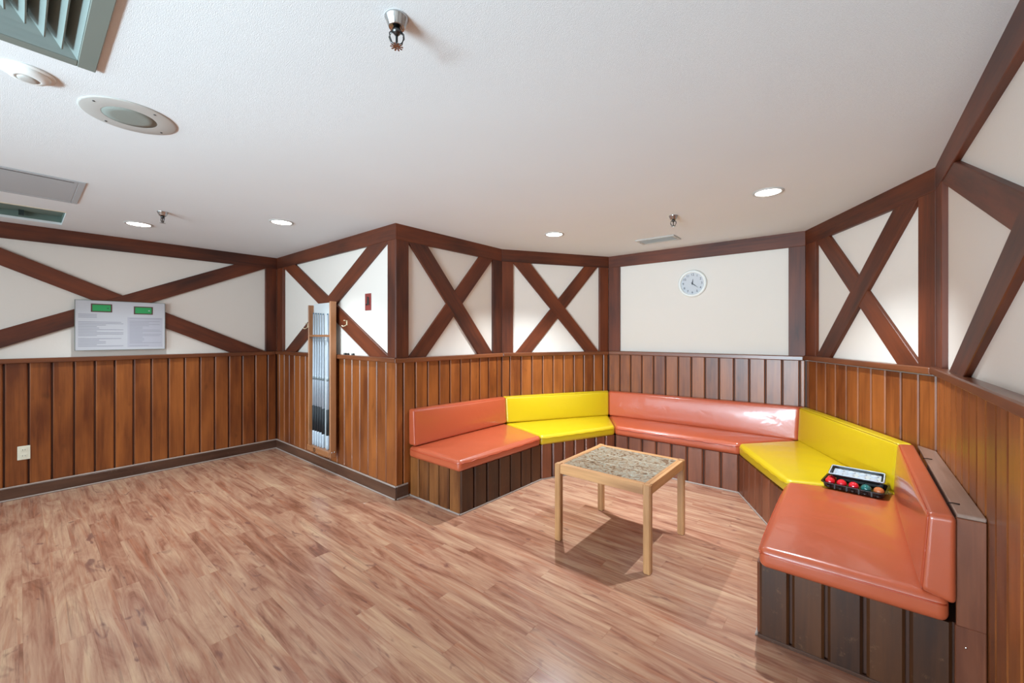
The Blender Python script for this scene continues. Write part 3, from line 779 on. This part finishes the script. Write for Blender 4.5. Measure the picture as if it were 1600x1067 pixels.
for k in range(4):
    x = -TW/2+.075+k*.059
    box(b, x-.004, x+.004, -TD/2+.004, -TD/2+.014, .0, .027)
link('ribs', tomesh(b), 'black', t, tt)
b = bmesh.new()
for k in range(4): box(b, -TW/2+.074+k*.059-.001, -TW/2+.074+k*.059+.001, -TD/2+.02, TD/2-.02, .004, .016)
link('dividers', tomesh(b), 'black', t, tt)
R = .0262
balls = [(0, 0, 'ball_red', 'red snooker ball at the left end of the tray front row'), (1, 0, 'ball_red', 'red snooker ball second from left in the tray front row'),
         (2, 0, 'ball_red', 'red snooker ball in the middle of the tray front row'), (3, 0, 'ball_green', 'dark green snooker ball in the tray front row'),
         (4, 0, 'ball_brown', 'brown snooker ball at the right end of the tray front row'), (0, 1, 'ball_red', 'red snooker ball in the second row, peeking out left of the lid')]
for cx_, cy_, m_, lab in balls:
    p = tt @ Vector((-TW/2+.045+cx_*.059, -TD/2+.047+cy_*.055, .0045+R))
    b = bmesh.new(); bmesh.ops.create_uvsphere(b, u_segments=28, v_segments=16, radius=R)
    o = link('snooker_ball', tomesh(b), m_, None, Matrix.Translation(p), smooth=True); tag(o, lab, 'ball', 'snooker balls in the tray')
# second tray, pale, upside down over the back rows
lt = tt @ Matrix.Translation((.004, .040, .0625)) @ Matrix.Rotation(math.radians(5.5), 4, 'X') @ Matrix.Rotation(math.radians(3), 4, 'Z')
b = bmesh.new()
t = tag(empty('tray_lid', tt @ Vector((.012, .045, .0605))), 'pale dimpled tray insert lying over the back rows of the ball tray', 'tray')
LW, LD = .276, .176
link('shell', tomesh(tray_bm(LW, LD, .022, 4, 2)), 'black', t, lt)
b = bmesh.new()
prism_bm(boxpts(-LW/2+.020, LW/2-.020, -LD/2+.020, LD/2-.020), .0045, .0095, .002, 1, b)
link('insert', tomesh(b), 'glass', t, lt)
for i in range(4):
    for j in range(2):
        link('dimple', tomesh(lathe_bm([(.021, .0), (.019, .006), (.011, .0085), (.005, .006), (0, .0055)], 20)), 'glass', t, lt @ Matrix.Translation((-.084+i*.056, -.032+j*.064, .0095)), smooth=True)
b = tube_bm([(-LW/2+.012, -LD/2+.006, .023), (LW/2-.012, -LD/2+.006, .023), (LW/2-.006, -LD/2+.012, .023), (LW/2-.006, LD/2-.012, .023), (LW/2-.012, LD/2-.006, .023), (-LW/2+.012, LD/2-.006, .023), (-LW/2+.006, LD/2-.012, .023), (-LW/2+.006, -LD/2+.012, .023), (-LW/2+.012, -LD/2+.006, .023)], .004, 8)
link('rim', tomesh(b), 'glass', t, lt, smooth=True)

# ------------------------------------------------------------ clock
yC = 4.671-BD
T = frame((1, 0, 0), (0, 0, 1), (0, -1, 0), (-1.326, yC, 1.990))
t = tag(empty('wall_clock', (-1.326, yC, 1.990)), 'round white wall clock on the plain cream panel', 'clock')
link('rim', tomesh(lathe_bm([(.118, .012), (.120, .030), (.128, .036), (.139, .034), (.147, .024), (.148, .0), (.10, 0)], 56)), 'white', t, T, smooth=True)
link('face', tomesh(lathe_bm([(0, .014), (.121, .014), (.121, .004), (0, .004)], 48)), 'clockface', t, T)
for h in range(1, 13):
    cu = bpy.data.curves.new('numeral', 'FONT'); cu.body = str(h); cu.size = .034; cu.extrude = .0006; cu.align_x = 'CENTER'; cu.align_y = 'CENTER'
    a = PI/2-h*PI/6
    tmp = bpy.data.objects.new('tmp', cu); C.objects.link(tmp)
    me = bpy.data.meshes.new_from_object(tmp.evaluated_get(bpy.context.evaluated_depsgraph_get())); bpy.data.objects.remove(tmp); me.materials.clear()
    link('numeral', me, 'ink', t, T @ Matrix.Translation((.096*math.cos(a), .096*math.sin(a), .0150)))
def hand(name, ang, L, w, z):
    b = prism_bm([(-.014, -w), (L*.25, -w*1.3), (L, -w*.25), (L, w*.25), (L*.25, w*1.3), (-.014, w)], 0, .0012)
    link(name, tomesh(b), 'ink', t, T @ Matrix.Translation((0, 0, z)) @ Matrix.Rotation(ang, 4, 'Z'))
hand('hour_hand', PI/2-math.radians(8), .050, .0042, .017); hand('minute_hand', PI/2-math.radians(128), .078, .003, .019)
link('hub', tomesh(lathe_bm([(0, .023), (.006, .022), (.007, .015), (0, .015)], 14)), 'ink', t, T)

# ------------------------------------------------------------ rules board on the left wall
px = -5.586+.004
t = tag(empty('rules_board', (px, .661, 1.285)), 'white printed rules board with two green table pictures, mounted over the left wall braces', 'sign')
T = frame((0, 1, 0), (0, 0, 1), (1, 0, 0), (px, .661, 1.522))
hw, hh = .324, .237
link('board', tomesh(prism_bm(boxpts(-hw, hw, -hh, hh), -.006, .014, .0015)), 'postergrey', t, T)
b = bmesh.new()
for a in (boxpts(-hw-.003, hw+.003, hh, hh+.003), boxpts(-hw-.003, hw+.003, -hh-.003, -hh), boxpts(-hw-.003, -hw, -hh, hh), boxpts(hw, hw+.003, -hh, hh)): prism_bm(a, -.006, .0155, 0, 1, b)
link('edge_frame', tomesh(b), 'greymetal', t, T)
link('text_column', tomesh(prism_bm(boxpts(.035, .305, -.215, .085), .014, .0146)), 'textbg', t, T)
rl = random.Random(3)
for x0, x1, z0, lab in ((-.305, .005, .105, 'l'), (.05, .295, .075, 'r')):
    b = bmesh.new(); z = z0
    while z > -.21:
        if rl.random() > .12:
            f = rl.choice([1, 1, .95, .6, .4, .45])
            box(b, x0, x0+(x1-x0)*f, z-.0035, z+.0035, .0146, .0150)
        z -= .0145
    link('text_lines', tomesh(b), 'textgrey', t, T)
for cx_, cz_ in ((-.148, .168), (.155, .157)):
    link('picture_border', tomesh(prism_bm(boxpts(cx_-.073, cx_+.073, cz_-.040, cz_+.040), .0142, .0152, .0)), 'printbrown', t, T)
    link('picture', tomesh(prism_bm(boxpts(cx_-.063, cx_+.063, cz_-.030, cz_+.030), .0150, .0158, .0)), 'feltgreen', t, T)
    link('picture_mark', tomesh(prism_bm([(cx_+.034, cz_-.004), (cx_+.052, cz_-.006), (cx_+.044, cz_+.006)], .0156, .0162)), 'ink' if cx_ < 0 else 'postergrey', t, T)

# ------------------------------------------------------------ outlet, switch, chalk, hooks
T = frame((0, 1, 0), (0, 0, 1), (1, 0, 0), (-5.5925, .031, .396))
t = tag(empty('wall_outlet', (-5.5925, .031, .396)), 'ivory double wall outlet on the wainscot at far left', 'outlet')
link('plate', tomesh(prism_bm(boxpts(-.037, .037, -.060, .060), -.001, .006, .002)), 'ivory', t, T)
for s in (-1, 1):
    link('socket', tomesh(prism_bm(boxpts(-.017, .017, s*.026-.014, s*.026+.014), .006, .0085, .001)), 'ivory', t, T)
    b = bmesh.new()
    for dx in (-.007, .007): box(b, dx-.0012, dx+.0012, s*.026-.005, s*.026+.006, .008, .0089)
    link('slots', tomesh(b), 'ink', t, T)
yw = 2.0825-BD
T = frame((1, 0, 0), (0, 0, 1), (0, -1, 0), (-3.51, yw, 1.742))
t = tag(empty('switch_plate', (-3.51, yw, 1.742)), 'small red switch plate on the white panel right of the cue rack', 'switch')
link('plate', tomesh(prism_bm(boxpts(-.052, .052, -.080, .080), 0, .005, .0015)), 'red', t, T)
link('rocker', tomesh(prism_bm([(-.004, -.02), (.024, -.03), (.018, .045), (.0, .05)], .005, .016, .002)), 'darkmetal', t, T)
link('key_slot', tomesh(prism_bm(boxpts(-.032, -.008, -.032, -.018), .005, .010, .001)), 'black', t, T)
for k, (x, lab) in enumerate(((-3.985, 'dark chalk cube on the cap rail, closest to the cue rack'), (-3.935, 'dark chalk cube on the cap rail, middle of three'), (-3.835, 'dark chalk cube on the cap rail, set apart at the right'))):
    o = boxobj('chalk_cube', x+.06, x+.082, 2.085, 2.107, ZC1, ZC1+.021, 'black', None, .002); tag(o, lab, 'chalk', 'chalk cubes on the cap rail')
def hook(x, z, y, lab):
    t = tag(empty('coat_hook', (x, y, z)), lab, 'hook')
    T = frame((1, 0, 0), (0, 0, 1), (0, -1, 0), (x, y, z))
    link('back_plate', tomesh(prism_bm(boxpts(-.008, .008, -.02, .03), 0, .004, .001)), 'brass', t, T)
    b = tube_bm([(0, .02, .004), (0, .03, .02), (0, .028, .034)], .0045, 8); tube_bm([(0, -.01, .004), (-.004, -.026, .018), (-.012, -.030, .036), (-.018, -.02, .046)], .0045, 8, b)
    link('prongs', tomesh(b), 'brass', t, T, smooth=True)
hook(-3.865, 1.545, 2.0825+.006, 'small cream coat hook on the brace right of the cue rack')
hook(-4.72, 1.530, 2.0825+.003, 'small cream coat hook on the brace left of the cue rack')

# ------------------------------------------------------------ cue rack
rx0, rx1, rf, rb, rz0, rz1 = -4.492, -3.998, 1.985, 2.048, .220, 1.768
t = tag(empty('cue_rack', ((rx0+rx1)/2, rb, rz0)), 'tall narrow wooden cue rack with white back, hung on the wall', 'cue rack')
boxobj('back_panel', rx0+.016, rx1-.018, rb-.008, rb, rz0+.01, rz1-.005, 'rackwhite', t, .001)
boxobj('side_board', rx0, rx0+.018, rf, rb, rz0, rz1-.02, 'rackwood', t, .003, 'z')
boxobj('side_board', rx1-.022, rx1, rf, rb, rz0-.02, rz1, 'rackwood', t, .003, 'z')
boxobj('foot_board', rx0-.005, rx1-.020, rf-.008, rf+.010, rz0-.02, rz0+.035, 'rackwood', t, .003, 'x')
boxobj('foot_shelf', rx0+.018, rx1-.022, rf+.010, rb-.008, rz0, rz0+.03, 'rackwood', t, .002, 'x')
boxobj('holder_bar', rx0+.016, rx1-.022, rf+.004, rf+.026, 1.410, 1.432, 'rackwood', t, .003, 'x')
for z in (.5, 1.5): boxobj('batten', rx0+.08, rx1-.12, rb, 2.085 if z > 1.2 else 2.088, z, z+.05, 'backing', t)
link('badge', tomesh(lathe_bm([(.013, 0), (.021, 0), (.021, .002), (.013, .002), (.013, 0)], 24)), 'black', t, frame((1, 0, 0), (0, 0, 1), (0, -1, 0), (-4.325, rf-.008, rz0+.008)))
for dy in (.018, .045):
    link('screw', tomesh(lathe_bm([(0, .004), (.004, .003), (.006, 0), (0, 0)], 8)), 'metal', t, frame((0, 1, 0), (0, 0, 1), (1, 0, 0), (rx1, rf+dy, rz0+.03)))
CX = [-4.446, -4.392, -4.338, -4.284, -4.230, -4.135]
for k, x in enumerate(CX):
    link('clip', tomesh(tube_bm([(x-.016, rf+.03, 1.398), (x-.014, rf+.012, 1.398), (x-.012, rf+.004, 1.398)], .003, 6)), 'metal', t)
word = ['leftmost', 'second from left', 'third from left', 'fourth from left', 'fifth from left', 'rightmost, set slightly apart']
yc = (rf+.040)
for k, x in enumerate(CX):
    t = tag(empty('cue_stick', (x, yc, rz0+.03)), 'pale pool cue with dark grip in the wall rack, %s' % word[k], 'cue', 'cues in the wall rack')
    z0 = rz0+.0305; T = Matrix.Translation((x, yc, 0)); dz = 0 if k < 4 else -.012
    link('butt', tomesh(lathe_bm([(0, z0), (.0125, z0), (.014, z0+.01), (.0142, .41+dz), (0, .41+dz)], 14)), 'cue', t, T, smooth=True)
    link('grip', tomesh(lathe_bm([(0, .41+dz), (.0150, .41+dz), (.0146, .675+dz), (0, .675+dz)], 14)), 'wrap', t, T, smooth=True)
    link('shaft', tomesh(lathe_bm([(0, .675+dz), (.0138, .675+dz), (.0115, .97), (.0065, 1.655-.004*k), (0, 1.655-.004*k)], 14)), 'cue', t, T, smooth=True)
    link('joint', tomesh(lathe_bm([(0, .955), (.0125, .955), (.0125, .985), (0, .985)], 14)), 'ferrule', t, T, smooth=True)
    link('tip', tomesh(lathe_bm([(.0065, 1.655-.004*k), (.006, 1.668-.004*k), (0, 1.67-.004*k)], 10)), 'tip', t, T, smooth=True)
